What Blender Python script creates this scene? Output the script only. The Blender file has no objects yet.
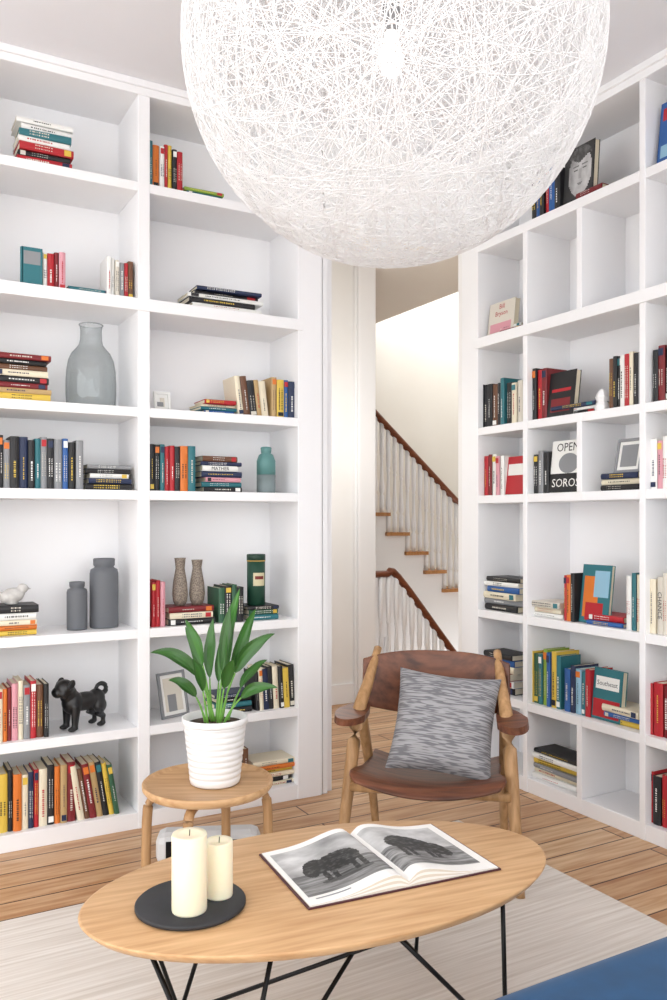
import bpy, bmesh, math, random
from mathutils import Matrix, Vector, noise
random.seed(7)
sc=bpy.context.scene
try:
    sc.view_settings.view_transform='Standard'
    sc.view_settings.look='None'
    sc.view_settings.exposure=0
except Exception as e: print(e)

# ---------------------------------------------------------------- colours / materials
def lin(c): return c/12.92 if c<=0.04045 else ((c+0.055)/1.055)**2.4
def C(h): return tuple(lin(int(h[i:i+2],16)/255) for i in (0,2,4))+(1,)
PAL={k:C(v) for k,v in dict(k='1b1b1e',w='eeeeea',c='e6dcc3',r='b3202a',d='7a1f25',o='d9762b',y='dcbb4a',g='2f5a40',
  t='2b6f78',b='2a5b9c',n='1e2b4c',s='8b8d90',m='6a4630',p='d99aa5',a='b89a6b',l='8fb9cf',u='5a3f73',G='8aa93f',e='d9d3c6').items()}
def mat(name,col=(.8,.8,.8,1),rough=.5,**kw):
    m=bpy.data.materials.new(name); m.use_nodes=True
    b=m.node_tree.nodes['Principled BSDF']
    b.inputs['Base Color'].default_value=col; b.inputs['Roughness'].default_value=rough
    for k,v in kw.items(): b.inputs[k.replace('_',' ')].default_value=v
    return m
def N(m,t,**kw):
    n=m.node_tree.nodes.new(t)
    for k,v in kw.items(): setattr(n,k,v)
    return n
def L(m,a,b): m.node_tree.links.new(a,b)
def ramp(m,stops):
    r=N(m,'ShaderNodeValToRGB'); e=r.color_ramp.elements
    while len(e)<len(stops): e.new(.5)
    for i,(p,c) in enumerate(stops): e[i].position=p; e[i].color=c
    return r
def noisy(name,c1,c2,scale=(1,1,1),ns=5,rough=.5,bump=0,detail=6,rot=(0,0,0),**kw):
    m=mat(name,c1,rough,**kw); b=m.node_tree.nodes['Principled BSDF']
    tc=N(m,'ShaderNodeTexCoord'); mp=N(m,'ShaderNodeMapping'); mp.inputs['Scale'].default_value=scale
    mp.inputs['Rotation'].default_value=rot
    no=N(m,'ShaderNodeTexNoise'); no.inputs['Scale'].default_value=ns; no.inputs['Detail'].default_value=detail
    r=ramp(m,[(.3,c1),(.7,c2)])
    L(m,tc.outputs['Object'],mp.inputs[0]); L(m,mp.outputs[0],no.inputs['Vector']); L(m,no.outputs[0],r.inputs[0]); L(m,r.outputs[0],b.inputs['Base Color'])
    if bump:
        bp=N(m,'ShaderNodeBump'); bp.inputs['Strength'].default_value=bump; bp.inputs['Distance'].default_value=.002
        L(m,no.outputs[0],bp.inputs['Height']); L(m,bp.outputs[0],b.inputs['Normal'])
    return m
M_white=noisy('white_lacquer',C('f6f6f7'),C('f3f3f5'),ns=2,rough=.4)
M_wall=noisy('wall_paint',C('f3f2f1'),C('efeeec'),ns=3,rough=.7)
M_hall=noisy('hall_paint',C('ece8e0'),C('e8e3da'),ns=2,rough=.8)
M_hallc=noisy('hall_ceiling_paint',C('f0e8de'),C('ece4da'),ns=2,rough=.8)
M_ceil=noisy('ceiling_paint',C('f0f0f4'),C('ededf1'),ns=2,rough=.8)
M_groove=mat('shadow_gap',C('55565a'),.8)  # dark grey standing in for shade inside the trim grooves
M_oak=noisy('oak',C('d8b184'),C('bb8f62'),scale=(2,26,26),ns=2.2,rough=.45,bump=.08)
M_oak2=noisy('oak_light',C('bd9468'),C('977046'),scale=(26,26,2),ns=2,rough=.5)
M_walnut=noisy('walnut',C('7c4a31'),C('472617'),scale=(3,30,14),ns=2,rough=.42)
M_rail=noisy('mahogany',C('84482a'),C('62311b'),scale=(2,20,20),ns=2,rough=.3)
M_tread=noisy('pine_tread',C('c08a58'),C('a8733f'),scale=(20,2,2),ns=2,rough=.4)
M_black=mat('black_metal',C('151516'),.4,Metallic=.6)
M_slate=noisy('slate',C('222326'),C('2c2d31'),ns=20,rough=.6,bump=.1)
M_wax=mat('candle_wax',C('f1e8cc'),.45,Subsurface_Weight=.2)
M_ceramic=mat('white_ceramic',C('f0f0f0'),.3)
M_soil=noisy('soil',C('2e2117'),C('4a3625'),ns=60,rough=.95)
M_vc=mat('painted_detail',rough=.5)
a=N(M_vc,'ShaderNodeAttribute',attribute_name='Col'); L(M_vc,a.outputs['Color'],M_vc.node_tree.nodes['Principled BSDF'].inputs['Base Color'])
M_leaf=mat('leaf',rough=.38)
a=N(M_leaf,'ShaderNodeAttribute',attribute_name='Col'); L(M_leaf,a.outputs['Color'],M_leaf.node_tree.nodes['Principled BSDF'].inputs['Base Color'])
M_grey=mat('matt_grey_ceramic',C('63666b'),.6)
M_glass=bpy.data.materials.new('smoked_glass'); M_glass.use_nodes=True; nt=M_glass.node_tree; nt.nodes.remove(nt.nodes['Principled BSDF'])
tr=N(M_glass,'ShaderNodeBsdfTransparent'); gl=N(M_glass,'ShaderNodeBsdfGlossy'); gl.inputs['Roughness'].default_value=.05; gl.inputs['Color'].default_value=(.85,.87,.87,1)
lw=N(M_glass,'ShaderNodeLayerWeight'); lw.inputs[0].default_value=.5; mxs=N(M_glass,'ShaderNodeMixShader')
cr=ramp(M_glass,[(0,(.80,.82,.82,1)),(.6,(.70,.72,.72,1)),(1,(.28,.30,.30,1))]); fr=ramp(M_glass,[(0,(.05,.05,.05,1)),(.6,(.10,.10,.10,1)),(1,(.45,.45,.45,1))])
L(M_glass,lw.outputs['Facing'],cr.inputs[0]); L(M_glass,lw.outputs['Facing'],fr.inputs[0]); L(M_glass,cr.outputs[0],tr.inputs[0]); L(M_glass,fr.outputs[0],mxs.inputs[0])
L(M_glass,tr.outputs[0],mxs.inputs[1]); L(M_glass,gl.outputs[0],mxs.inputs[2]); L(M_glass,mxs.outputs[0],nt.nodes['Material Output'].inputs[0])
M_pug=mat('black_glaze',C('101012'),.35)
M_velvet=noisy('blue_velvet',C('033a60'),C('054a78'),ns=9,rough=.85,Sheen_Weight=.1)
M_thread=mat('white_thread',C('ebebec'),.6)

# floor boards
M_floor=mat('pine_boards',rough=.4); b=M_floor.node_tree.nodes['Principled BSDF']
tc=N(M_floor,'ShaderNodeTexCoord'); br=N(M_floor,'ShaderNodeTexBrick')
for k,v in {'Scale':1,'Mortar Size':.0036,'Brick Width':2.7,'Row Height':.125,'Bias':-.1}.items(): br.inputs[k].default_value=v
br.inputs['Color1'].default_value=C('deBE98'.lower()); br.inputs['Color2'].default_value=C('bd9168'); br.inputs['Mortar'].default_value=C('4f3420'); br.offset=.37
mp=N(M_floor,'ShaderNodeMapping'); mp.inputs['Scale'].default_value=(1.3,16,1)
no=N(M_floor,'ShaderNodeTexNoise'); no.inputs['Scale'].default_value=2.5; no.inputs['Detail'].default_value=8
rp=ramp(M_floor,[(.3,C('c9a27c')),(.65,C('ffffff'))])
mx=N(M_floor,'ShaderNodeMixRGB',blend_type='MULTIPLY'); mx.inputs[0].default_value=.8
kn=N(M_floor,'ShaderNodeTexVoronoi'); kn.inputs['Scale'].default_value=3.6
kr=ramp(M_floor,[(.02,C('7a4a28')),(.07,C('ffffff'))])
mx2=N(M_floor,'ShaderNodeMixRGB',blend_type='MULTIPLY'); mx2.inputs[0].default_value=.7
L(M_floor,tc.outputs['Object'],br.inputs['Vector']); L(M_floor,tc.outputs['Object'],mp.inputs[0]); L(M_floor,mp.outputs[0],no.inputs['Vector'])
L(M_floor,tc.outputs['Object'],kn.inputs['Vector']); L(M_floor,kn.outputs['Distance'],kr.inputs[0])
L(M_floor,no.outputs[0],rp.inputs[0]); L(M_floor,br.outputs['Color'],mx.inputs[1]); L(M_floor,rp.outputs[0],mx.inputs[2])
L(M_floor,mx.outputs[0],mx2.inputs[1]); L(M_floor,kr.outputs[0],mx2.inputs[2]); L(M_floor,mx2.outputs[0],b.inputs['Base Color'])
M_rug=noisy('rug_wool',C('e9e3dc'),C('cdc3b8'),scale=(1.2,36,1),ns=2.2,rough=.95,bump=.4,detail=9)
# cushion pattern
M_cush=mat('cushion_fabric',rough=.9); b=M_cush.node_tree.nodes['Principled BSDF']
tc=N(M_cush,'ShaderNodeTexCoord'); mp=N(M_cush,'ShaderNodeMapping'); mp.inputs['Scale'].default_value=(22,8,230); mp.inputs['Rotation'].default_value=(0,math.radians(-84),0)
no=N(M_cush,'ShaderNodeTexNoise'); no.inputs['Scale'].default_value=1.0; no.inputs['Detail'].default_value=0; no.inputs['Distortion'].default_value=.3
rp=ramp(M_cush,[(.42,C('6f6e72')),(.52,C('969597')),(.7,C('9d9c9e'))])
L(M_cush,tc.outputs['Object'],mp.inputs[0]); L(M_cush,mp.outputs[0],no.inputs['Vector']); L(M_cush,no.outputs[0],rp.inputs[0]); L(M_cush,rp.outputs[0],b.inputs['Base Color'])
M_vasep=mat('patterned_taupe',rough=.7); b=M_vasep.node_tree.nodes['Principled BSDF']
tc=N(M_vasep,'ShaderNodeTexCoord'); w=N(M_vasep,'ShaderNodeTexVoronoi'); w.inputs['Scale'].default_value=160
rp=ramp(M_vasep,[(.2,C('655b52')),(.7,C('968a7d'))])
L(M_vasep,tc.outputs['Object'],w.inputs['Vector']); L(M_vasep,w.outputs[0],rp.inputs[0]); L(M_vasep,rp.outputs[0],b.inputs['Base Color'])

# ---------------------------------------------------------------- mesh builder
I4=Matrix.Identity(4)
def T(x,y,z): return Matrix.Translation((x,y,z))
def R(a,ax): return Matrix.Rotation(math.radians(a),4,ax)
class MB:
    def __init__(s): s.v=[];s.f=[];s.c=[];s.m=[];s.s=[]
    def add(s,vs,fs,col=(1,1,1,1),mi=0,sm=False,M=None):
        o=len(s.v)
        s.v+= [tuple((M@Vector(v)) if M is not None else v) for v in vs]
        for f in fs:
            s.f.append([i+o for i in f]); s.c.append(col); s.m.append(mi); s.s.append(sm)
    def box(s,x0,x1,y0,y1,z0,z1,col=(1,1,1,1),mi=0,M=None):
        vs=[(x0,y0,z0),(x1,y0,z0),(x1,y1,z0),(x0,y1,z0),(x0,y0,z1),(x1,y0,z1),(x1,y1,z1),(x0,y1,z1)]
        s.add(vs,[(0,3,2,1),(4,5,6,7),(0,1,5,4),(1,2,6,5),(2,3,7,6),(3,0,4,7)],col,mi,False,M)
    def prism(s,poly,z0,z1,col=(1,1,1,1),mi=0,M=None,sm=False):
        n=len(poly); vs=[(x,y,z0) for x,y in poly]+[(x,y,z1) for x,y in poly]
        s.add(vs,[tuple(range(n))[::-1],tuple(range(n,2*n))],col,mi,False,M)
        s.add(vs,[(i,(i+1)%n,(i+1)%n+n,i+n) for i in range(n)],col,mi,sm,M)
    def lathe(s,prof,n=32,col=(1,1,1,1),mi=0,M=None,sm=True,cap=True):
        vs=[];fs=[]
        for r,z in prof:
            for i in range(n):
                t=2*math.pi*i/n; vs.append((r*math.cos(t),r*math.sin(t),z))
        for j in range(len(prof)-1):
            for i in range(n):
                k=(i+1)%n; fs.append((j*n+i,j*n+k,(j+1)*n+k,(j+1)*n+i))
        if cap and prof[0][0]>1e-6: fs.append(tuple(range(n))[::-1])
        if cap and prof[-1][0]>1e-6: fs.append(tuple((len(prof)-1)*n+i for i in range(n)))
        s.add(vs,fs,col,mi,sm,M)
    def ell(s,c,r,rot=0,ax='Y',n=20):
        Mx=T(*c)@R(rot,ax)@Matrix.Diagonal((*r,1)); m=12
        s.lathe([(math.sin(math.pi*max(.004,min(.996,j/m))),-math.cos(math.pi*j/m)) for j in range(m+1)],n,M=Mx)
    def tube(s,pts,rad,n=10,col=(1,1,1,1),mi=0,M=None,up=(0,0,1)):
        pts=[Vector(p) for p in pts]; vs=[];fs=[]; m=len(pts)
        for j,p in enumerate(pts):
            t=(pts[min(j+1,m-1)]-pts[max(j-1,0)]).normalized(); u=Vector(up)
            if abs(t.dot(u))>.95: u=Vector((0,1,0))
            a=t.cross(u).normalized(); b=a.cross(t).normalized()
            r=rad[j] if isinstance(rad,list) else rad
            ra,rb=r if isinstance(r,(list,tuple)) else (r,r)
            for i in range(n):
                th=2*math.pi*i/n; vs.append(tuple(p+a*ra*math.cos(th)+b*rb*math.sin(th)))
        for j in range(m-1):
            for i in range(n):
                k=(i+1)%n; fs.append((j*n+i,j*n+k,(j+1)*n+k,(j+1)*n+i))
        fs.append(tuple(range(n))[::-1]); fs.append(tuple((m-1)*n+i for i in range(n)))
        s.add(vs,fs,col,mi,True,M)
    def grid(s,fn,nu,nv,col=(1,1,1,1),mi=0,M=None,colfn=None,sm=True):
        vs=[fn(i/nu,j/nv) for j in range(nv+1) for i in range(nu+1)]
        o=len(s.v); s.v+=[tuple((M@Vector(v)) if M is not None else v) for v in vs]
        for j in range(nv):
            for i in range(nu):
                a=j*(nu+1)+i+o; s.f.append([a,a+1,a+nu+2,a+nu+1]); s.c.append(colfn((i+.5)/nu,(j+.5)/nv) if colfn else col); s.m.append(mi); s.s.append(sm)
    def build(s,name,mats,bevel=0,parent=None,recalc=True,M=None,subd=0,solid=0,vox=0):
        me=bpy.data.meshes.new(name); me.from_pydata(s.v,[],s.f)
        for m in mats: me.materials.append(m)
        me.polygons.foreach_set('material_index',s.m); me.polygons.foreach_set('use_smooth',s.s)
        ca=me.color_attributes.new('Col','FLOAT_COLOR','CORNER'); buf=[]
        for p,c in zip(me.polygons,s.c): buf+=list(c)*p.loop_total
        ca.data.foreach_set('color',buf)
        if recalc:
            bm=bmesh.new(); bm.from_mesh(me); bmesh.ops.recalc_face_normals(bm,faces=bm.faces); bm.to_mesh(me); bm.free()
        me.update()
        ob=bpy.data.objects.new(name,me); sc.collection.objects.link(ob)
        if M is not None: ob.matrix_world=M
        if parent is not None: ob.parent=parent
        if vox:
            q=ob.modifiers.new('r','REMESH'); q.mode='VOXEL'; q.voxel_size=vox; q.use_smooth_shade=True
            q=ob.modifiers.new('m','SMOOTH'); q.iterations=5; q.factor=.6
        if solid:
            q=ob.modifiers.new('s','SOLIDIFY'); q.thickness=solid; q.offset=0
        if subd:
            q=ob.modifiers.new('u','SUBSURF'); q.levels=subd; q.render_levels=subd
        if bevel:
            q=ob.modifiers.new('b','BEVEL'); q.width=bevel; q.segments=2; q.limit_method='ANGLE'
        return ob
def empty(name,M=I4):
    e=bpy.data.objects.new(name,None); sc.collection.objects.link(e); e.matrix_world=M; e.empty_display_size=.1; return e
def smooth(pts,k=6):
    P=[Vector(p) for p in pts]; P=[2*P[0]-P[1]]+P+[2*P[-1]-P[-2]]; out=[]
    for i in range(1,len(P)-2):
        for j in range(k):
            t=j/k; a,b,c,d=P[i-1:i+3]
            out.append(.5*((2*b)+(c-a)*t+(2*a-5*b+4*c-d)*t*t+(3*b-a-3*c+d)*t**3))
    out.append(P[-2]); return out
def fbm(x,y,s=1):
    return noise.fractal(Vector((x*s,y*s,s*1.7)),1.0,2.0,5)

YF=3.45   # front plane of the back-wall bookcase
XF=2.75   # front plane of the right-wall bookcase
H=3.15
# positions along the shelves from bearing
def LX(b,dy=.03):
    t=(b-333.5)/831; return (YF+dy)*(.8716*t+.4902)/(.8716-.4902*t)
def RY(b,dx=.03):
    t=(b-333.5)/831; return (XF+dx)*(.8716-.4902*t)/(.8716*t+.4902)

# ---------------------------------------------------------------- room shell
def slab(name,x0,x1,y0,y1,z0,z1,m,bevel=0):
    b=MB(); b.box(x0,x1,y0,y1,z0,z1); return b.build(name,[m],bevel)
fl=MB(); fl.box(-2.6,3.16,-2.2,5.2,-.1,0); fl.box(3.16,6.1,3.52,5.2,-.1,0); fl.box(1.8,3.45,5.2,6.95,-.1,0)
fl.build('floor',[M_floor])
slab('ceiling',-2.6,3.16,-2.2,3.9,H,H+.1,M_ceil)
slab('ceiling.001',1.8,4.18,3.9,6.95,H,H+.12,M_hallc)
slab('ceiling.002',4.18,6.1,3.52,5.15,H,H+.12,M_hallc)
slab('wall_back',-2.6,1.9,3.775,3.9,0,H,M_wall)
slab('wall_right',3.045,3.16,-2.2,3.505,0,H,M_wall)
b=MB(); b.box(2.751,6.1,3.506,3.535,0,H); b.box(1.9,2.751,3.46,3.53,2.72,H); b.build('wall_doorway',[M_wall])
slab('wall_hall_left',1.8,1.9,3.9,6.95,0,H,M_hall)
slab('wall_hall_partition',1.9,3.19,5.1,5.22,0,H,M_wall)
slab('wall_hall_back',1.8,6.1,6.9,7.0,-1.6,5.2,M_hall)
slab('wall_hall_right',6.0,6.1,3.6,6.9,-1.6,5.2,M_hall)
# door-side trims; dark strips between them paint in the groove shade
slab('trim_1',1.886,1.913,3.46,3.53,0,2.72,M_white,.002)
slab('groove_shade_1',1.878,1.886,3.475,3.50,0,2.72,M_groove)
slab('groove_shade_2',1.913,1.921,3.49,3.52,0,2.72,M_groove)
slab('trim_4',1.921,1.95,3.485,3.53,0,2.72,M_white,.002)
b=MB(); b.box(3.045,3.19,5.05,5.1,0,H); b.box(3.03,3.045,5.07,5.1,0,H); b.build('trim_5',[M_white],.012)
slab('baseboard_hall',1.9,3.03,5.085,5.1,0,.14,M_white,.003)
slab('baseboard_back',-2.6,-.5,3.755,3.775,0,.14,M_white,.003)

# ---------------------------------------------------------------- bookcases
ZS=[.05,.407,.82,1.405,1.755,2.21,2.705]   # shelf mid-lines (first = plinth top board)
th=.04
bk=MB(); xd=[-.45,.272,.997,1.751]; xw=[.05,.051,.051,.127]
for x,w_ in zip(xd,xw): bk.box(x,x+w_,YF,3.765,0,3.10)
for i in range(3):
    a0=xd[i]+xw[i]; a1=xd[i+1]
    for z in ZS[1:]:
        if abs(z-2.21)<.01: continue
        bk.box(a0,a1,YF+.002,3.765,z-th/2,z+th/2)
    bk.box(a0,a1,YF+.003,3.765,0,.068)
bk.box(-.45,1.775,YF-.006,3.765,2.21-.028,2.21+.024)
bk.box(-.45,1.878,3.762,3.774,0,3.10)
bk.box(-.45,1.89,YF-.006,3.774,3.09,H-.001); bk.box(-.45,1.89,YF-.02,YF-.006,3.12,H-.001)
bk.build('bookcase',[M_white],.0025)
rk=MB(); D=3.03
yd=[3.005,2.66,2.315,1.97,1.625,1.28]; w_=.03
rk.box(XF,D,3.37,3.505,0,3.10)
for i,y in enumerate(yd):
    if i==1: continue
    rk.box(XF,D,y,y+w_,0,2.70 if i==0 else 3.10)
for z0,z1 in ((.068,.39),(1.425,1.735),(2.23,2.69)): rk.box(XF+.002,D,2.66,2.69,z0,z1)
yy=[3.37]+yd
for i in range(len(yd)):
    a1=yy[i]; a0=yy[i+1]+(w_ if i!=1 else 0)
    if i==1: a0=2.66
    if i==2: a1=2.66
    for z in ZS[1:]:
        if abs(z-2.21)<.01: continue
        rk.box(XF+.002,D,a0,a1,z-th/2,z+th/2)
    rk.box(XF+.003,D,a0,a1,0,.068)
rk.box(XF-.012,D,1.28,3.385,2.21-.028,2.21+.024)
rk.box(XF-.002,D,2.345,3.37,2.70-.02,2.725)
rk.box(D,D+.013,1.28,3.505,0,3.10); rk.box(XF-.006,D+.013,1.28,3.505,3.09,H-.001); rk.box(XF-.02,XF-.006,1.28,3.505,3.12,H-.001)
rk.build('bookcase',[M_white],.0025)

# ---------------------------------------------------------------- books
_tc={}
def glyphs(txt):
    if txt in _tc: return _tc[txt]
    cu=bpy.data.curves.new('t','FONT'); cu.body=txt; cu.resolution_u=2
    ob=bpy.data.objects.new('t',cu); sc.collection.objects.link(ob); bpy.context.view_layer.update()
    me=ob.to_mesh(); vs=[tuple(v.co) for v in me.vertices]; fs=[tuple(p.vertices) for p in me.polygons]
    ob.to_mesh_clear(); bpy.data.objects.remove(ob)
    xs=[v[0] for v in vs]; ys=[v[1] for v in vs]
    cx=(min(xs)+max(xs))/2; cy=(min(ys)+max(ys))/2; W=max(xs)-min(xs); Hh=max(ys)-min(ys)
    _tc[txt]=([((x-cx)/W,(y-cy)/W) for x,y,_ in vs],fs,Hh/W); return _tc[txt]
def text(mb,txt,org,ex,ey,width,hmax,col,M):
    vs,fs,asp=glyphs(txt); s=width
    if asp*s>hmax: s=hmax/asp
    o=Vector(org); ex=Vector(ex); ey=Vector(ey)
    mb.add([tuple(o+ex*x*s+ey*y*s) for x,y in vs],fs,col,0,False,M)
def bright(c): return (c[0]+c[1]+c[2])/3
def book(mb,M,w,h,d,col,title=None,flip=False,deco=True):
    t=.0022
    mb.box(0,t,.002,d,0,h,col,0,M); mb.box(w-t,w,.002,d,0,h,col,0,M)
    mb.prism([(0,.002),(w*.2,-.0015),(w*.5,-.003),(w*.8,-.0015),(w,.002),(w,.005),(0,.005)],0,h,col,0,M)
    mb.box(t,w-t,.005,d-.003,.003,h-.003,PAL['c'],0,M)
    if not deco: return
    tc=random.choice([PAL['w'],PAL['w'],PAL['y'],PAL['e']]) if bright(col)<.28 else random.choice([PAL['k'],PAL['r'],PAL['n'],PAL['k']])
    if col in (PAL['y'],PAL['o']): tc=PAL['k']
    def q(a,b,z0,z1,c,off=-.0036): mb.add([(a,off,z0),(b,off,z0),(b,off,z1),(a,off,z1)],[(0,1,2,3)],c,0,False,M)
    yy=-.0036
    if title:
        ex,ey=((0,0,1),(-1,0,0)) if flip else ((0,0,-1),(1,0,0))
        text(mb,title,(w/2,yy,h/2),ex,ey,h*.8,w*.62,tc,M); return
    st=random.random()
    if st<.3: q(w*.12,w*.88,h*.82,h*.95,random.choice([PAL['w'],PAL['r'],PAL['o'],PAL['y'],PAL['n'],PAL['t']]))
    if st>.85: q(w*.12,w*.88,h*.04,h*.14,tc)
    z=h*random.uniform(.15,.3); e=h*random.uniform(.5,.78); ww=w*random.choice([.12,.18,.25]); two=random.random()<.4
    while z<e:
        l=random.uniform(.002,.007)
        if two: q(w*.3-ww*.35,w*.3+ww*.35,z,z+l,tc); q(w*.68-ww*.35,w*.68+ww*.35,z,z+l*.8,tc)
        else: q(w/2-ww/2,w/2+ww/2,z,z+l,tc)
        z+=l+random.uniform(.0015,.005)
def vrow(mb,B,W,h,cols,titles={},lean=0,jit=.12):
    ws=[random.uniform(.7,1.3) for _ in cols]; s=sum(ws); x=0
    for i,(cc,ww) in enumerate(zip(cols,ws)):
        w=ww/s*W; hh=h*random.uniform(1-jit,1.0); dy=random.uniform(0,.012)
        Mx=B@T(x,dy,0)
        if lean>0: Mx=Mx@R(lean,'Y')
        if lean<0: Mx=B@T(x,dy,0)@T(w,0,0)@R(lean,'Y')@T(-w,0,0)
        book(mb,Mx,w*.96,hh,random.uniform(.12,.15),PAL[cc],titles.get(i)); x+=w
def stack(mb,B,W,h,cols,titles={}):
    ws=[random.uniform(.75,1.3) for _ in cols]; s=sum(ws); z=0
    for i,(cc,ww) in enumerate(zip(cols,ws)):
        t=ww/s*h; bw=W*random.uniform(.82,1.0); x=(W-bw)*random.uniform(.2,.8); z+=t
        Mx=B@T(x,random.uniform(0,.02),z)@R(random.uniform(-2.5,2.5),'Z')@R(90,'Y')
        book(mb,Mx,t*.97,bw,random.uniform(.13,.16),PAL[cc],titles.get(i),flip=True)
    return z
def portrait(u,v):
    n=fbm(u*2,v*2,3)*.12
    g=.03
    if ((u-.55)/.40)**2+((v-.52)/.42)**2<1: g=.50-.5*max(0,(.55-u))+n
    if ((u-.55)/.42)**2+((v-.70)/.30)**2<1 and v>.76+.05*math.sin(u*9): g=.05+abs(n)
    for ex in (.40,.70):
        if ((u-ex)/.08)**2+((v-.58)/.022)**2<1: g=.10
        if ((u-ex)/.10)**2+((v-.65)/.012)**2<1: g=.16
    if abs(u-.55)<.05 and .40<v<.58: g*=.75
    if ((u-.55)/.13)**2+((v-.32)/.014)**2<1: g=.2
    if v<.10: g=.02
    g=max(.01,g); return (g,g,g,1)
def face(mb,B,W,h,w,col,rects=(),texts=(),tilt=-7,dy=.035,turn=0,image=None):
    Mx=B@T(0,dy,0)@R(turn,'Z')@R(tilt,'X')@R(-90,'Z')
    book(mb,Mx,w,h,W,col,deco=False)
    k=0
    if image: mb.grid(lambda u,v:(w+.0006,W*(.02+.96*u),h*(.01+.98*v)),30,44,M=Mx,colfn=image,sm=False)
    for (u0,u1,v0,v1,c) in rects:
        k+=1; x=w+.0003*k+(.0006 if image else 0)
        if c.isupper() and c!='G':
            cc=PAL[c.lower()]; pts=[(x,((u0+u1)/2+(u1-u0)/2*math.cos(t*math.pi/12))*W,((v0+v1)/2+(v1-v0)/2*math.sin(t*math.pi/12))*h) for t in range(24)]
            mb.add(pts,[tuple(range(24))],cc,0,False,Mx)
        else: mb.add([(x,u0*W,v0*h),(x,u1*W,v0*h),(x,u1*W,v1*h),(x,u0*W,v1*h)],[(0,1,2,3)],PAL[c],0,False,Mx)
    for (s,u,v,wd,hm,c) in texts:
        text(mb,s,(w+.0003*(k+2),u*W,v*h),(0,1,0),(0,0,1),wd*W,hm*h,PAL[c],Mx)
def top(i): return ZS[i]+ (th/2 if i else .018)
TOP=[top(i) for i in range(7)]; TOP[5]=2.234
TOPR=TOP[:6]+[2.725]
def group(side,row,items,sb=.03):
    mb=MB(); z=(TOP if side=='L' else TOPR)[row]+.0005
    for it in items:
        k,p0,p1=it[:3]
        if side=='L': a0,a1=LX(p0,sb),LX(p1,sb); B=T(a0,YF+sb,z); W=a1-a0
        else: a0,a1=RY(p0,sb),RY(p1,sb); B=T(XF+sb,a0,z)@R(-90,'Z'); W=a0-a1
        if k=='v': vrow(mb,B,W,it[3],it[4],*it[5:])
        if k=='s': stack(mb,B,W,it[3],it[4],*it[5:])
        if k=='f': face(mb,B,W,*it[3:])
    return mb.build('books',[M_vc],recalc=True)
# back wall, left column (rows counted from the plinth)
group('L',6,[('s',16,76,.185,'rkrwtww')])
group('L',5,[('f',21,42,.15,.03,PAL['t'],[(.1,.9,.55,.9,'s')],[],0,.02),('v',43,66,.16,'wrdp'),('s',68,114,.026,'t'),('v',107,134,.165,'wwesrm')])
group('L',4,[('s',-6,52,.185,'yadkcmkd')])
group('L',3,[('v',-8,84,.215,'rksknktsksbks'),('s',86,133,.105,'knwks')])
group('L',2,[('s',-4,41,.12,'yocwk')])
group('L',1,[('v',-8,49,.235,'kcodpcsrmk')])
group('L',0,[('v',-8,76,.245,'kykocnrckoad'),('v',78,120,.235,'cmdakyg',{},-9)])
# back wall, right column
group('L',6,[('v',147,183,.20,'towrykr'),('s',185,224,.035,'tG')])
group('L',5,[('s',187,264,.10,'wkwkn')])
group('L',4,[('s',202,238,.06,'btcr'),('v',239,270,.185,'cmkac',{},-7),('v',272,296,.185,'aybn')])
group('L',3,[('v',150,196,.205,'kktrrkot'),('s',201,243,.16,'ktpnwnm',{4:'MATHER'})])
group('L',2,[('v',152,166,.20,'rrp'),('s',167,216,.08,'kcd'),('v',219,244,.17,'gkgk')])
group('L',2,[('s',248,280,.065,'tgk')])
group('L',1,[('s',215,254,.09,'ktkn'),('v',257,296,.20,'kcnkckyk',{},-3)])
group('L',0,[('s',250,297,.12,'ckcyoc'),('v',240,249,.20,'km')])
# right wall
group('R',6,[('v',530,560,.215,'kbkrbk'),('f',560,590,.26,.03,PAL['k'],[],[],-4,.045,0,portrait),('s',572,602,.04,'nd')],.02)
group('R',6,[('f',655,690,.26,.03,PAL['b'],[(.1,.9,.1,.3,'l'),(.1,.5,.7,.9,'r')])])
group('R',5,[('f',486,512,.17,.03,PAL['e'],[(.1,.9,.08,.35,'p')],[('Bill',.5,.85,.4,.14,'r'),('Bryson',.5,.62,.8,.18,'r')]),('s',498,522,.035,'dw')])
group('R',4,[('v',480,504,.24,'kkkmkt'),('v',505,521,.21,'kce')])
group('R',4,[('v',528,546,.25,'okrd'),('f',545,572,.21,.03,PAL['k'],[(.15,.85,.1,.4,'d'),(.15,.85,.55,.62,'r')]),('s',550,596,.05,'kwn'),('v',607,643,.245,'mkkwrcks')],.03)
group('R',4,[('v',652,700,.24,'kdkswckb')])
group('R',3,[('v',483,503,.22,'rdwpw'),('f',502,521,.19,.02,PAL['r'],[(.1,.9,.5,.8,'w')])])
group('R',3,[('v',527,547,.21,'kksk'),('f',547,580,.24,.03,PAL['w'],[(0,1,0,.36,'k'),(.25,.85,.36,.75,'S')],[('OPEN',.5,.87,.8,.16,'k'),('SOROS',.5,.18,.85,.16,'w')],-6,.04)])
group('R',3,[('s',597,641,.075,'kcn'),('v',650,700,.215,'wpwewlrw')])
group('R',2,[('s',482,520,.17,'kscbwk')])
group('R',2,[('s',526,562,.075,'wce'),('v',563,574,.225,'rok'),('f',575,604,.26,.02,PAL['t'],[(.1,.6,.1,.8,'o'),(.45,.95,.45,.9,'l'),(.2,.8,.05,.35,'r')],[],-7,.04),('s',584,624,.045,'br'),('v',626,640,.24,'wtc')])
group('R',2,[('v',648,700,.25,'ceewtrkw',{1:'CHANCE'})])
group('R',1,[('v',525,560,.265,'bygtGbyt'),('v',563,589,.22,'bnltr'),('f',589,618,.22,.03,PAL['t'],[(.05,.95,.05,.4,'r'),(.1,.9,.6,.85,'w')],[('Southeast',.5,.72,.7,.1,'k')],-6,.04),('s',600,638,.075,'ybc')])
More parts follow.
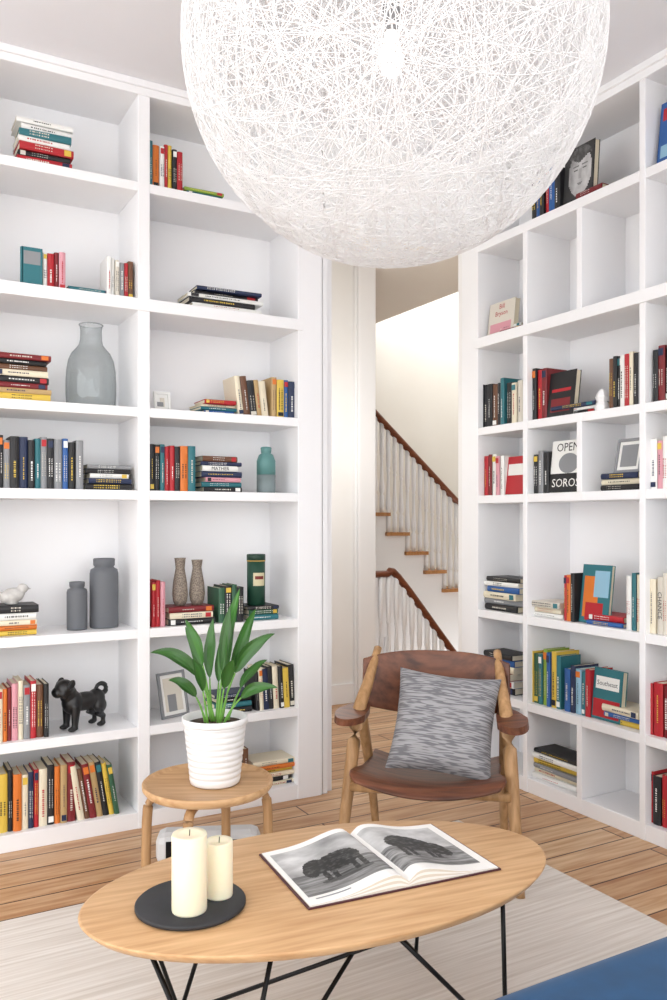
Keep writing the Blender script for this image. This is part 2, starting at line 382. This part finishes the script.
group('R',1,[('v',646,700,.215,'rrdtkr')])
group('R',1,[('s',480,512,.20,'kwdcbk')])
group('R',0,[('s',526,580,.14,'wcsywk')])
group('R',0,[('v',645,700,.215,'rkrdkwc')])

# ---------------------------------------------------------------- ornaments
def lathe_obj(name,x,y,z,prof,m,n=40,cap=True):
    b=MB(); b.lathe(prof,n,cap=cap); return b.build(name,[m],M=T(x,y,z))
def put(side,px,row,dep): 
    if side=='L': return (LX(px,dep),YF+dep,TOP[row]+.001)
    return (XF+dep,RY(px,dep),TOPR[row]+.001)
# smoked glass vase (thin single wall)
p=put('L',91,4,.14)
lathe_obj('glass_vase',*p,[(0,.002),(.06,.001),(.092,.002),(.101,.012),(.104,.06),(.104,.11),(.101,.16),(.094,.20),(.08,.232),(.062,.252),(.050,.268),(.045,.29),(.044,.33),(.047,.348),(.051,.352),(.050,.355),(.046,.351)],M_glass,56,cap=False)
# matt grey bottles
def bottle(name,px,row,dep,r,h,m,side='L'):
    x,y,z=put(side,px,row,dep)
    return lathe_obj(name,x,y,z,[(0,0),(r*.96,0),(r,.006),(r,h*.78),(r*.93,h*.84),(r*.70,h*.865),(r*.66,h*.88),(r*.74,h*.9),(r*.76,h*.99),(r*.70,h),(r*.6,h),(r*.55,h*.92),(0,h*.92)],m)
bottle('grey_bottle_vase',77,2,.12,.042,.20,M_grey)
bottle('grey_bottle_vase',104,2,.14,.060,.295,M_grey)
# teal bottle with pale base
b=MB(); b.lathe([(0,0),(.042,0),(.044,.005),(.044,.085)],32,mi=1); b.lathe([(.044,.085),(.044,.15),(.034,.178),(.022,.186),(.024,.19),(.026,.212),(.02,.216),(0,.216)],32)
b.build('teal_bottle_vase',[mat('teal_glaze',C('5b8a88'),.5),mat('slate_glaze',C('7c8a8c'),.5)],M=T(*put('L',266,3,.10)))
# patterned vases on the stack
for px in (180,197):
    x,y,z=put('L',px,2,.09); z+=.081
    hh=.21 if px==180 else .20
    lathe_obj('patterned_vase',x,y,z,[(0,0),(.022,0),(.031,.02),(.035,.05),(.031,.10),(.022,.15),(.020,.165),(.024,hh-.004),(.026,hh),(.021,hh),(.017,hh-.03),(0,hh-.03)],M_vasep)
# gift tin
b=MB(); GR=C('1d4636'); b.lathe([(.0,0),(.042,0),(.042,.205),(0,.206)],36,GR); b.lathe([(.0435,.204),(.0435,.232),(.040,.235),(0,.235)],36,C('183a2c')); b.lathe([(.0436,.202),(.0436,.207)],36,C('b99a55')); 
for a0,a1,z0,z1,cc in ((-2.3,-.9,.09,.15,C('cfc6a2')),(-2.1,-1.1,.12,.135,C('7a2a22'))):
    rr_=.0424 if cc[0]>.5 else .0427; n=10
    b.add([(rr_*math.cos(a0+(a1-a0)*i/n),rr_*math.sin(a0+(a1-a0)*i/n),z) for z in (z0,z1) for i in range(n+1)],[(i,i+1,i+n+2,i+n+1) for i in range(n)],cc)
x,y,z=put('L',256,2,.09); b.build('gift_tin',[M_vc],M=T(x,y,z+.066))
# small white bird on the stack
x,y,z=put('L',12,2,.09); b=MB()
b.ell((0,0,.034),(.050,.030,.032),-12); b.ell((.040,0,.062),(.022,.020,.020)); b.tube([(.055,0,.062),(.075,0,.058)],[.007,.001],8)
b.tube([(-.03,0,.035),(-.065,0,.048),(-.095,0,.056)],[(.020,.012),(.016,.007),(.012,.003)],12); b.lathe([(.022,0),(.024,.012)],20)
b.build('bird_figurine',[noisy('bird_glaze',C('d6d4d0'),C('b9b7b4'),ns=40,rough=.5)],M=T(x,y,z+.1215),vox=.003)
# photo frames
def frame(name,M,w,h,fc,inner):
    b=MB(); t=.012
    b.box(0,w,0,.012,0,t,fc,0); b.box(0,w,0,.012,h-t,h,fc,0); b.box(0,t,0,.012,t,h-t,fc,0); b.box(w-t,w,0,.012,t,h-t,fc,0)
    b.box(t,w-t,.006,.011,t,h-t,PAL['w'],0); b.box(t+.015,w-t-.015,.004,.007,t+.015,h-t-.015,inner,0)
    b.box(t+.03,w-t-.05,.003,.005,t+.015,h*.5,PAL['s'],0)
    b.box(w/2-.015,w/2+.015,.012,.06,0,.004,fc,0); b.box(w/2-.015,w/2+.015,.05,.054,0,h*.5,fc,0)
    b.build(name,[M_vc],.001,M=M)
x,y,z=put('L',163,1,.07); frame('picture_frame',T(x,y,z+.001)@R(20,'Z')@R(-12,'X'),.15,.20,PAL['s'],PAL['e'])
x,y,z=put('R',613,3,.06); frame('picture_frame',T(x,y,z+.076)@R(-90,'Z')@R(-12,'X'),.14,.15,PAL['s'],PAL['s'])
x,y,z=put('L',155,4,.12); frame('picture_frame',T(x,y,z+.001)@R(-12,'X'),.075,.095,PAL['w'],PAL['e'])
# crystal ornament
x,y,z=put('R',602,4,.05); b=MB(); b.lathe([(.03,0),(.034,.02),(.022,.04),(.03,.06),(.018,.085),(0,.10)],6,sm=False); b.build('crystal_ornament',[M_ceramic],M=T(x,y,z))
# pug figurine: one continuous voxel-merged body, facing left
b=MB()
b.ell((.012,0,.125),(.090,.045,.044)); b.ell((-.052,0,.130),(.048,.052,.056)); b.ell((.075,0,.128),(.043,.045,.047))
b.ell((-.072,0,.168),(.040,.042,.045)); b.ell((-.092,0,.200),(.044,.048,.042)); b.ell((-.127,0,.186),(.026,.034,.026)); b.ell((-.143,0,.190),(.010,.016,.010))
b.ell((-.112,.030,.180),(.018,.012,.022)); b.ell((-.112,-.030,.180),(.018,.012,.022))
for s_ in (-1,1):
    b.ell((-.082,s_*.047,.224),(.018,.008,.022),25); b.ell((-.098,s_*.050,.212),(.010,.007,.014))
    b.tube([(-.055,s_*.034,.12),(-.058,s_*.036,.07),(-.060,s_*.036,.03),(-.062,s_*.036,.010)],[.026,.019,.015,.017],14); b.ell((-.074,s_*.036,.012),(.022,.016,.012))
    b.ell((.078,s_*.030,.100),(.034,.022,.038)); b.tube([(.070,s_*.036,.085),(.062,s_*.036,.068),(.092,s_*.036,.046),(.090,s_*.036,.012)],[.026,.022,.014,.014],14); b.ell((.078,s_*.036,.012),(.021,.015,.012))
tp=[(.108+.024*math.cos(t),.004*t,.172+.022*math.sin(t)) for t in [-1.5+.5*i for i in range(11)]]
b.tube([(.095,0,.145)]+tp,[.013]*4+[.012]*4+[.010]*4,12)
x,y,z=put('L',82,1,.10)
b.build('pug_figurine',[M_pug],M=T(x,y,z+.001)@R(20,'Z')@Matrix.Scale(.89,4),vox=.0035)

# ---------------------------------------------------------------- hall stairs
st=MB(); S0=5.30; go=.20; ri=.1705
for i in range(13):
    xb=S0-i*go; xa=xb-go; z=(i+1)*ri
    st.box(xa,xb,6.02,6.89,max(-1.5,z-ri*1.0-0.9 if i>3 else -1.5),z-.03,mi=0)
    st.box(xa-.005,xb+.03,5.985,6.89,z-.03,z,mi=1)
st.add([(S0,6.04,-1.5),(S0,6.04,0),(S0-13*go,6.04,13*ri-.3),(S0-13*go,6.04,-1.5)],[(0,1,2,3)],mi=0)
BAL=[(.018,0),(.020,.06),(.020,.16),(.012,.175),(.021,.20),(.023,.24),(.017,.33),(.013,.44),(.012,.50),(.018,.52),(.012,.535),(.018,.56),(.020,.62),(.019,.86)]
for i in range(12):
    xb=S0-i*go; z=(i+1)*ri
    for k in (.033,.10,.167):
        xx=xb-k
        railz=(S0-xx)/go*ri+ri*.55+.82
        s=(railz-z)/.86
        st.lathe([(r,zz*s) for r,zz in BAL],9,mi=0,M=T(xx,6.03,z))
st.tube([(x_,6.03,(S0-x_)/go*ri+ri*.55+.84) for x_ in (2.95,3.5,4.4,5.35)],[(.034,.028)]*4,12,mi=2)
st.box(5.32,5.42,5.98,6.08,0,1.15,mi=0)
st.build('staircase',[M_white,M_tread,M_rail])
lo=MB()
for i in range(7):
    xa=3.45+i*.2; z=-(i+1)*.2
    lo.box(xa,xa+.2,5.21,5.97,z-.2,z-.03,mi=0); lo.box(xa-.02,xa+.2,5.21,5.97,z-.03,z,mi=1)
path=[(3.20,5.17,.90),(3.36,5.17,.90),(3.46,5.17,.875),(3.95,5.17,.30),(4.5,5.17,-.34)]
lo.tube(smooth(path,4),(.034,.026),12,mi=2)
def railz(x):
    for a_,b_ in zip(path,path[1:]):
        if a_[0]<=x<=b_[0]: return a_[2]+(b_[2]-a_[2])*(x-a_[0])/(b_[0]-a_[0])
for i in range(17):
    xx=3.235+i*.07; zr=railz(xx); z0= .0 if xx<3.45 else zr-.84
    s=(zr-z0)/.86; lo.lathe([(r,zz*s) for r,zz in BAL],9,mi=0,M=T(xx,5.17,z0))
lo.prism([(3.44,0.0),(4.5,-1.25),(4.5,-1.5),(3.44,-.25)],-.02,.02,mi=0,M=T(0,5.17,0)@R(90,'X'))
lo.build('stair_railing',[M_white,M_tread,M_rail])

# ---------------------------------------------------------------- rug
b=MB(); b.box(-.6,2.22,.25,2.85,.0005,.012); rug=b.build('rug',[M_rug],.004)

# ---------------------------------------------------------------- coffee table
TC=(1.025,1.838); TZ=.40
tb=empty('coffee_table',T(TC[0],TC[1],0)@R(-6.5,'Z'))
b=MB(); prof=[(.93,-.026),(.97,-.022),(.995,-.008),(1,-.004),(.998,-.001),(.99,0)]
n=96; vs=[];fs=[]
for s_,z in prof:
    for i in range(n):
        t=2*math.pi*i/n; vs.append((.614*s_*math.cos(t),.334*s_*math.sin(t),TZ+z))
for j in range(len(prof)-1):
    for i in range(n): fs.append((j*n+i,j*n+(i+1)%n,(j+1)*n+(i+1)%n,(j+1)*n+i))
fs+= [tuple(range(n))[::-1],tuple((len(prof)-1)*n+i for i in range(n))]
b.add(vs,fs,sm=True); b.build('top',[M_oak],parent=tb)
b=MB(); zt=TZ-.028; zf=.018
def rod(p,q): b.tube([p,q],.0058,8)
for tA,tB,ft in (((-.48,-.15),(-.24,-.25),(-.34,-.30)),((.36,-.23),(.04,-.25),(.37,-.23)),((-.46,.14),(-.20,.25),(-.34,.20)),((.38,.20),(.06,.26),(.37,.23))):
    rod((*tA,zt),(*ft,zf)); rod((*tB,zt),(*ft,zf)); rod((*tA,zt),(*tB,zt))
rod((-.34,.20,zf),(.36,-.23,zt)); rod((-.34,-.30,zf),(.38,.20,zt))
b.build('wire_base',[M_black],parent=tb)
# candles on slate
b=MB(); b.lathe([(.122,0),(.128,.004),(.128,.010),(.125,.013),(.0,.013)],64); b.build('slate_tray',[M_slate],M=T(.660,1.853,TZ+.0008))
def candle(x,y,r,h):
    b=MB(); b.lathe([(r*.97,0),(r,.004),(r,h-.004),(r*.96,h),(r*.7,h-.003),(.0,h-.006)],40); b.tube([(0,0,h-.007),(.001,0,h+.008)],.0012,6,mi=1)
    b.build('pillar_candle',[M_wax,M_pug],M=T(x,y,TZ+.0145))
candle(.640,1.806,.040,.174); candle(.726,1.842,.0325,.130)

# ---------------------------------------------------------------- open photo book
bkM=T(1.170,1.845,TZ+.001)@R(-5,'Z')
W=.262; Hh=.335
def pz(u):  # page height profile from spine (0) to edge (1)
    return .006+.024*math.exp(-((u-.16)/.33)**2)*(1-math.exp(-(u/.055)**1.4))+.010*(1-u)
ob_=MB()
ob_.box(-W-.006,W+.006,-Hh/2-.005,Hh/2+.005,0,.0035,C('4a1f2a'))
for s_ in (-1,1):
    nu=24
    for sgn in (-1,1):
        ob_.grid(lambda u,v:(s_*W*u,sgn*Hh/2,.0035+(pz(u)-.0035)*v),nu,5,colfn=lambda u,v:PAL['w'] if int(v*5)%2 else PAL['e'])
    ob_.grid(lambda u,v:(s_*W,-Hh/2+Hh*u,.0035+(pz(1)-.0035)*v),2,4,col=PAL['e'])
    ob_.grid(lambda u,v:(s_*W*u,-Hh/2+Hh*v,pz(u)),nu,4,col=C('f4f3f0'))
def blob(u,v,cx,cy,rx,ry): return ((u-cx)/rx)**2+((v-cy)/ry)**2
def img_l(u,v):   # shaggy animal standing in shallow water under a cloudy sky
    n2=fbm(u+4,v*2,18)
    g=.46+.22*v+.22*fbm(u*.8,v*1.6,3) if v>.40 else .34+.22*fbm(u*.4,v*5,7)+.15*(.4-v)
    if .37<v<.42: g=.30
    e=.10*n2
    an=min(blob(u,v,.58,.50,.25,.17),blob(u,v,.34,.52,.15,.15),blob(u,v,.24,.44,.085,.11))+e
    for lx in (.36,.45,.68,.78):
        if abs(u-lx)<.030+.008*n2 and .20<v<.46: an=0
    if an<1: g=.07+.22*max(0,n2)+.16*max(0,v-.52)
    elif blob(u,v,.55,.19,.30,.05)<1: g*=.6
    g=max(.02,min(.85,g)); g=g**1.7; return (g,g,g,1)
def img_r(u,v):   # second animal, closer, head lowered
    n2=fbm(u+9,v*1.5,16)
    g=.52+.20*v+.20*fbm(u+3,v*1.4,3) if v>.46 else .40+.25*fbm(u*.5+2,v*4,8)
    e=.12*n2
    an=min(blob(u,v,.42,.56,.30,.20),blob(u,v,.70,.44,.14,.16),blob(u,v,.78,.34,.07,.10))+e
    for lx in (.22,.32,.55,.63):
        if abs(u-lx)<.035+.008*n2 and .20<v<.50: an=0
    if an<1: g=.08+.30*max(0,n2)+.20*max(0,v-.58)
    g=max(.02,min(.85,g)); g=g**1.7; return (g,g,g,1)
for s_,im in ((-1,img_l),(1,img_r)):
    def fn(u,v,s_=s_):
        uu=.95-.90*u if s_<0 else .03+.87*u
        return (s_*W*uu,-Hh/2+Hh*(.12+.80*v),pz(uu)+.0006)
    ob_.grid(fn,120,86,colfn=im)
ob_.grid(lambda u,v:(-W*(.9-.35*u),-Hh/2+Hh*(.07+.015*v),pz(.9-.35*u)+.0006),8,1,col=PAL['s'])
ob_.build('open_photo_book',[M_vc],M=bkM,recalc=False)

# ---------------------------------------------------------------- side stool + plant
SX,SY=1.022,2.695; SZ=.40
st_=empty('side_table',T(SX,SY,0)@R(-29,'Z'))
b=MB(); b.lathe([(.0,SZ-.026),(.19,SZ-.026),(.212,SZ-.020),(.221,SZ-.008),(.222,SZ+.006),(.218,SZ+.010),(.212,SZ+.007),(.205,SZ-.002),(0,SZ-.002)],72); b.build('tray_top',[M_oak],parent=st_)
b=MB()
for a_ in (10,80,190,260):
    c_,s_=math.cos(math.radians(a_)),math.sin(math.radians(a_))
    pts=smooth([(c_*.03,s_*.03,SZ-.038),(c_*.15,s_*.15,SZ-.038),(c_*.192,s_*.192,SZ-.050),(c_*.203,s_*.203,SZ-.09),(c_*.207,s_*.207,.20),(c_*.21,s_*.21,.014)],5)
    b.tube(pts,[(.017,.013)]*len(pts),10)
b.build('legs',[M_oak2],parent=st_)
pl=empty('potted_plant',T(SX+.023,SY-.006,SZ-.001)@R(-29.35,'Z'))
b=MB(); pr=[(0,.0),(.078,0),(.084,.004)]
z=.010
while z<.195:
    r=.084+.024*(z/.225); pr+=[(r,z),(r+.0022,z+.006),(r+.0022,z+.014),(r,z+.0185)]; z+=.0205
pr+=[(.108,.204),(.112,.207),(.113,.226),(.109,.228),(.103,.226),(.101,.19),(0,.19)]
b.lathe(pr,56); b.build('ribbed_pot',[M_ceramic],parent=pl)
b=MB(); b.lathe([(.100,.185),(.100,.202),(.05,.208),(0,.209)],32); b.build('soil',[M_soil],parent=pl)
b=MB()
def leaf(base,mid,tip,w,stem=.35,lum=None):
    P=[Vector(base),Vector(mid),Vector(tip)]
    def bz(t): return P[0]*(1-t)**2+P[1]*2*t*(1-t)+P[2]*t*t
    k=[bz(stem*i/6) for i in range(7)]
    b.tube(k,[.005-.0004*i for i in range(7)],7,C('6fa548'))
    g=lum or random.uniform(.6,1.2); n=16; vs=[]
    for j in range(n+1):
        s=j/n; t=stem+(1-stem)*s; p=bz(t); d=(bz(min(1,t+.02))-bz(t-.02)).normalized()
        side=d.cross(Vector((.45*math.sin(g*20),-.75,.5))).normalized(); nn=side.cross(d).normalized()
        ww=w*.5*(max(0,math.sin(math.pi*min(1,s**.85)))**.8)*(1-.2*s)+.0008
        for q,e in ((-1,.38),(-.5,.13),(0,0),(.5,.13),(1,.38)): 
            vs.append(tuple(p+side*ww*q*(1+.08*math.sin(9*s+q*2+g*9))+nn*ww*(e+.10*math.sin(7*s+q*3+g*5))))
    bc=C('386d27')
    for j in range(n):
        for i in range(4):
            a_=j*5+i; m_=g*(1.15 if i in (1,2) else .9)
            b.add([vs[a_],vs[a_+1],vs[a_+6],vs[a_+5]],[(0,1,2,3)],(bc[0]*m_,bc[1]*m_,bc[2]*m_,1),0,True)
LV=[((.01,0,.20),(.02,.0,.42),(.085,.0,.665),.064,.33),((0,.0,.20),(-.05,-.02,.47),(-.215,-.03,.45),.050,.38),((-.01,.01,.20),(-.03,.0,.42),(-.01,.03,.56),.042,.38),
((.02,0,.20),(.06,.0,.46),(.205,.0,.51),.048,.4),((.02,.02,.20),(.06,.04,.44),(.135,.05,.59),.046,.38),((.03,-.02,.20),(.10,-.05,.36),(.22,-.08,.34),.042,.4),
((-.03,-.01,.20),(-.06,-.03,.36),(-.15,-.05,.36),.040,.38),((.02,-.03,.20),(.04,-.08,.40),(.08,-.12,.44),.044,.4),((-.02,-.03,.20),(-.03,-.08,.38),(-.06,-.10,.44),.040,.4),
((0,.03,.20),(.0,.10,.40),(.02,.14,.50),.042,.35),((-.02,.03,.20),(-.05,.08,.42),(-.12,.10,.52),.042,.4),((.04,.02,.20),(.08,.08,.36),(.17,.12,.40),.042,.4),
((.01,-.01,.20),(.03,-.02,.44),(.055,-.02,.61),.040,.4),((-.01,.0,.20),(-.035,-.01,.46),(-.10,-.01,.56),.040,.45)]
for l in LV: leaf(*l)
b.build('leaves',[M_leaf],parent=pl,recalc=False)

# small white speaker box behind the side table
b=MB(); b.box(-.195,.195,-.06,.06,.001,.128,mi=0); o=b.build('speaker',[mat('speaker_white',C('d2d2d2'),.5),M_pug],.035,M=T(1.135,2.985,.001)@R(-24,'Z'))
b=MB(); b.box(-.155,.155,-.064,-.059,.030,.105); o2=b.build('grille',[M_black],.002); o2.parent=o

# ---------------------------------------------------------------- lounge chair
CH=T(1.806,2.480,.0125)@R(-41.7,'Z')@Matrix.Scale(.95,4)
chair=empty('lounge_chair',CH)
b=MB()
for s_ in (-1,1):
    pts=smooth([(s_*.335,-.16,0),(s_*.312,-.09,.30),(s_*.288,-.01,.58),(s_*.265,.10,.70),(s_*.245,.225,.82)],6)
    rr=[.016+.010*math.sin(math.pi*min(1,i/len(pts)*1.1)) for i in range(len(pts))]
    b.tube(pts,rr,12)
    pts=smooth([(s_*.27,.34,0),(s_*.272,.20,.30),(s_*.280,.04,.58)],6); b.tube(pts,[.016+.008*i/len(pts) for i in range(len(pts))],12)
    b.tube([(s_*.288,-.10,.335),(s_*.275,.18,.325)],[(.012,.020)]*2,10)
b.tube([(-.30,-.10,.335),(.30,-.10,.335)],[(.013,.016)]*2,10); b.tube([(-.275,.185,.315),(.275,.185,.315)],[(.013,.016)]*2,10)
b.build('oak_frame',[M_oak2],parent=chair)
b=MB()
def seat(u,v):
    x=(u-.5)*2; y=-.225+.45*v
    w_=.290-.03*v; z=.396-.050*v+.030*x*x-.012*(1-x*x) - .03*max(0,(.12-v)/.12)**2 +.02*max(0,(v-.8)/.2)**2
    w_*= (1-.10*max(0,(.1-v)/.1)**2)
    if v>.25: w_=min(w_,.262)+max(0,.35-v)*.2
    return (x*w_, y-.02*(1-x*x)*(1-v), z)
b.grid(seat,20,18); b.build('seat',[M_walnut],parent=chair,solid=.012,recalc=False,bevel=.004)
b=MB()
def back(u,v):
    x=(u-.5)*2; z0=.555+.05*abs(x)**2.2; z1=.815-.03*abs(x)**3
    return (x*.295,.205+.04*v-.085*x*x,z0+(z1-z0)*v)
b.grid(back,24,10); b.build('backrest',[M_walnut],parent=chair,solid=.014,recalc=False,bevel=.004)
b=MB()
for s_ in (-1,1):
    poly=[]
    for i in range(28):
        t=2*math.pi*i/28; cx=.052*math.cos(t); cy=.125*math.sin(t)
        cx*= (1.15 if cy<0 else .75+.25*(1-cy/.125)); poly.append((cx,cy))
    b.prism(poly,-.014,.014,M=T(s_*.300,-.02,.60)@R(14*s_,'Z')@R(4,'X')@R(-8*s_,'Y'),sm=False)
b.build('armrests',[M_walnut],parent=chair,bevel=.010)
# cushion
b=MB()
def cu(sg):
    def f(u,v):
        x=(u-.5)*2; z=(v-.5)*2
        e=(1-x**4)*(1-z**4)
        px=x*.20*(1-.08*(1-z*z)); pz_=z*.20*(1-.08*(1-x*x))
        th_=.085*max(0,e)**.55
        wr=.004*math.sin(x*7+z*5)+.003*math.sin(z*13-x*6)
        return (px, sg*(th_+wr*max(0,e)), pz_)
    return f
b.grid(cu(-1),36,36); b.grid(cu(1),36,36)
co=b.build('cushion',[M_cush],recalc=True,M=CH@T(.048,.002,.573)@R(-27,'X')@R(5,'Y'))

# ---------------------------------------------------------------- sofa
sf=empty('sofa',I4)
def rbox(name,x0,x1,y0,y1,z0,z1,r,m,par):
    b=MB(); b.box(x0,x1,y0,y1,z0,z1); o=b.build(name,[m],parent=par); q=o.modifiers.new('b','BEVEL'); q.width=r; q.segments=8; q.limit_method='NONE'
    for p in o.data.polygons: p.use_smooth=True
rbox('base',.93,2.55,.28,1.12,.10,.30,.05,M_velvet,sf)
rbox('seat_cushion',.90,2.57,.26,1.185,.27,.460,.08,M_velvet,sf)
rbox('backrest',1.0,2.57,.10,.34,.10,.80,.09,M_velvet,sf)
b=MB()
for x in (1.08,2.44):
    for y in (.40,.98): b.lathe([(.012,.013),(.02,.12)],12,M=T(x,y,0))
b.build('feet',[M_black],parent=sf)

# ---------------------------------------------------------------- pendant lamp
PC=Vector((1.159,1.763,2.485)); RR=.525
lamp=empty('pendant_lamp',T(*PC))
cu_=bpy.data.curves.new('thread_shade','CURVE'); cu_.dimensions='3D'; cu_.bevel_depth=.00095; cu_.bevel_resolution=0
for i in range(540):
    nrm=Vector((random.gauss(0,1),random.gauss(0,1),random.gauss(0,1))).normalized()
    off=random.uniform(-.72,.72); u=nrm.orthogonal().normalized(); v=nrm.cross(u)
    r=RR*random.uniform(.992,1.0); rc=r*math.sqrt(1-off*off); a0=random.uniform(0,6.28); n=56
    sp=cu_.splines.new('POLY'); sp.points.add(n-1); sp.use_cyclic_u=True
    for k in range(n):
        t=a0+2*math.pi*k/n; p_=nrm*off*r+u*rc*math.cos(t)+v*rc*math.sin(t); sp.points[k].co=(*p_,1)
o=bpy.data.objects.new('thread_shade',cu_); sc.collection.objects.link(o); o.parent=lamp; cu_.materials.append(M_thread)
b=MB(); b.tube([(0,0,.10),(0,0,H-PC.z-.02)],.004,8); b.lathe([(.05,H-PC.z-.025),(.055,H-PC.z-.001)],32)
b.lathe([(.0,.05),(.02,.05),(.022,.06),(.022,.12),(.012,.13)],24); b.lathe([(.09,.515),(.10,.52),(.09,.525)],40)
b.build('cable_and_socket',[mat('grey_metal',C('8f9092'),.4)],parent=lamp)
b=MB(); b.lathe([(0,-.06),(.02,-.055),(.03,-.035),(.031,-.01),(.022,.02),(.015,.05)],24)
M_bulb=mat('bulb_glow',C('ffffff'),.3,Emission_Color=C('fff6ea'),Emission_Strength=1.5); b.build('bulb',[M_bulb],parent=lamp)

# ---------------------------------------------------------------- light
w=bpy.data.worlds.new('daylight'); sc.world=w; w.use_nodes=True
w.node_tree.nodes['Background'].inputs[0].default_value=(.98,.99,1,1); w.node_tree.nodes['Background'].inputs[1].default_value=3.05
def pt(name,loc,e,r,col=(1,.97,.93)):
    l=bpy.data.lights.new(name,'POINT'); l.energy=e; l.shadow_soft_size=r; l.color=col; o=bpy.data.objects.new(name,l); o.location=loc; sc.collection.objects.link(o)
pt('pendant_bulb',tuple(PC-Vector((0,0,.09))),2.5,.04)
pt('hall_fill',(2.6,4.4,1.9),16,.2)  # added fill with no fitting, brightens the hall
pt('stairwell_fill',(4.9,5.6,3.6),8,.3)  # unseen fill added above the stairs, no lamp modelled

# ---------------------------------------------------------------- camera
cam=bpy.data.cameras.new('camera'); co_=bpy.data.objects.new('camera',cam); sc.collection.objects.link(co_)
co_.location=(0,0,1.3); co_.rotation_euler=(math.radians(90),0,math.radians(-29.35))
cam.lens=29.916; cam.sensor_width=36; cam.shift_y=.02; cam.clip_start=.05
sc.camera=co_
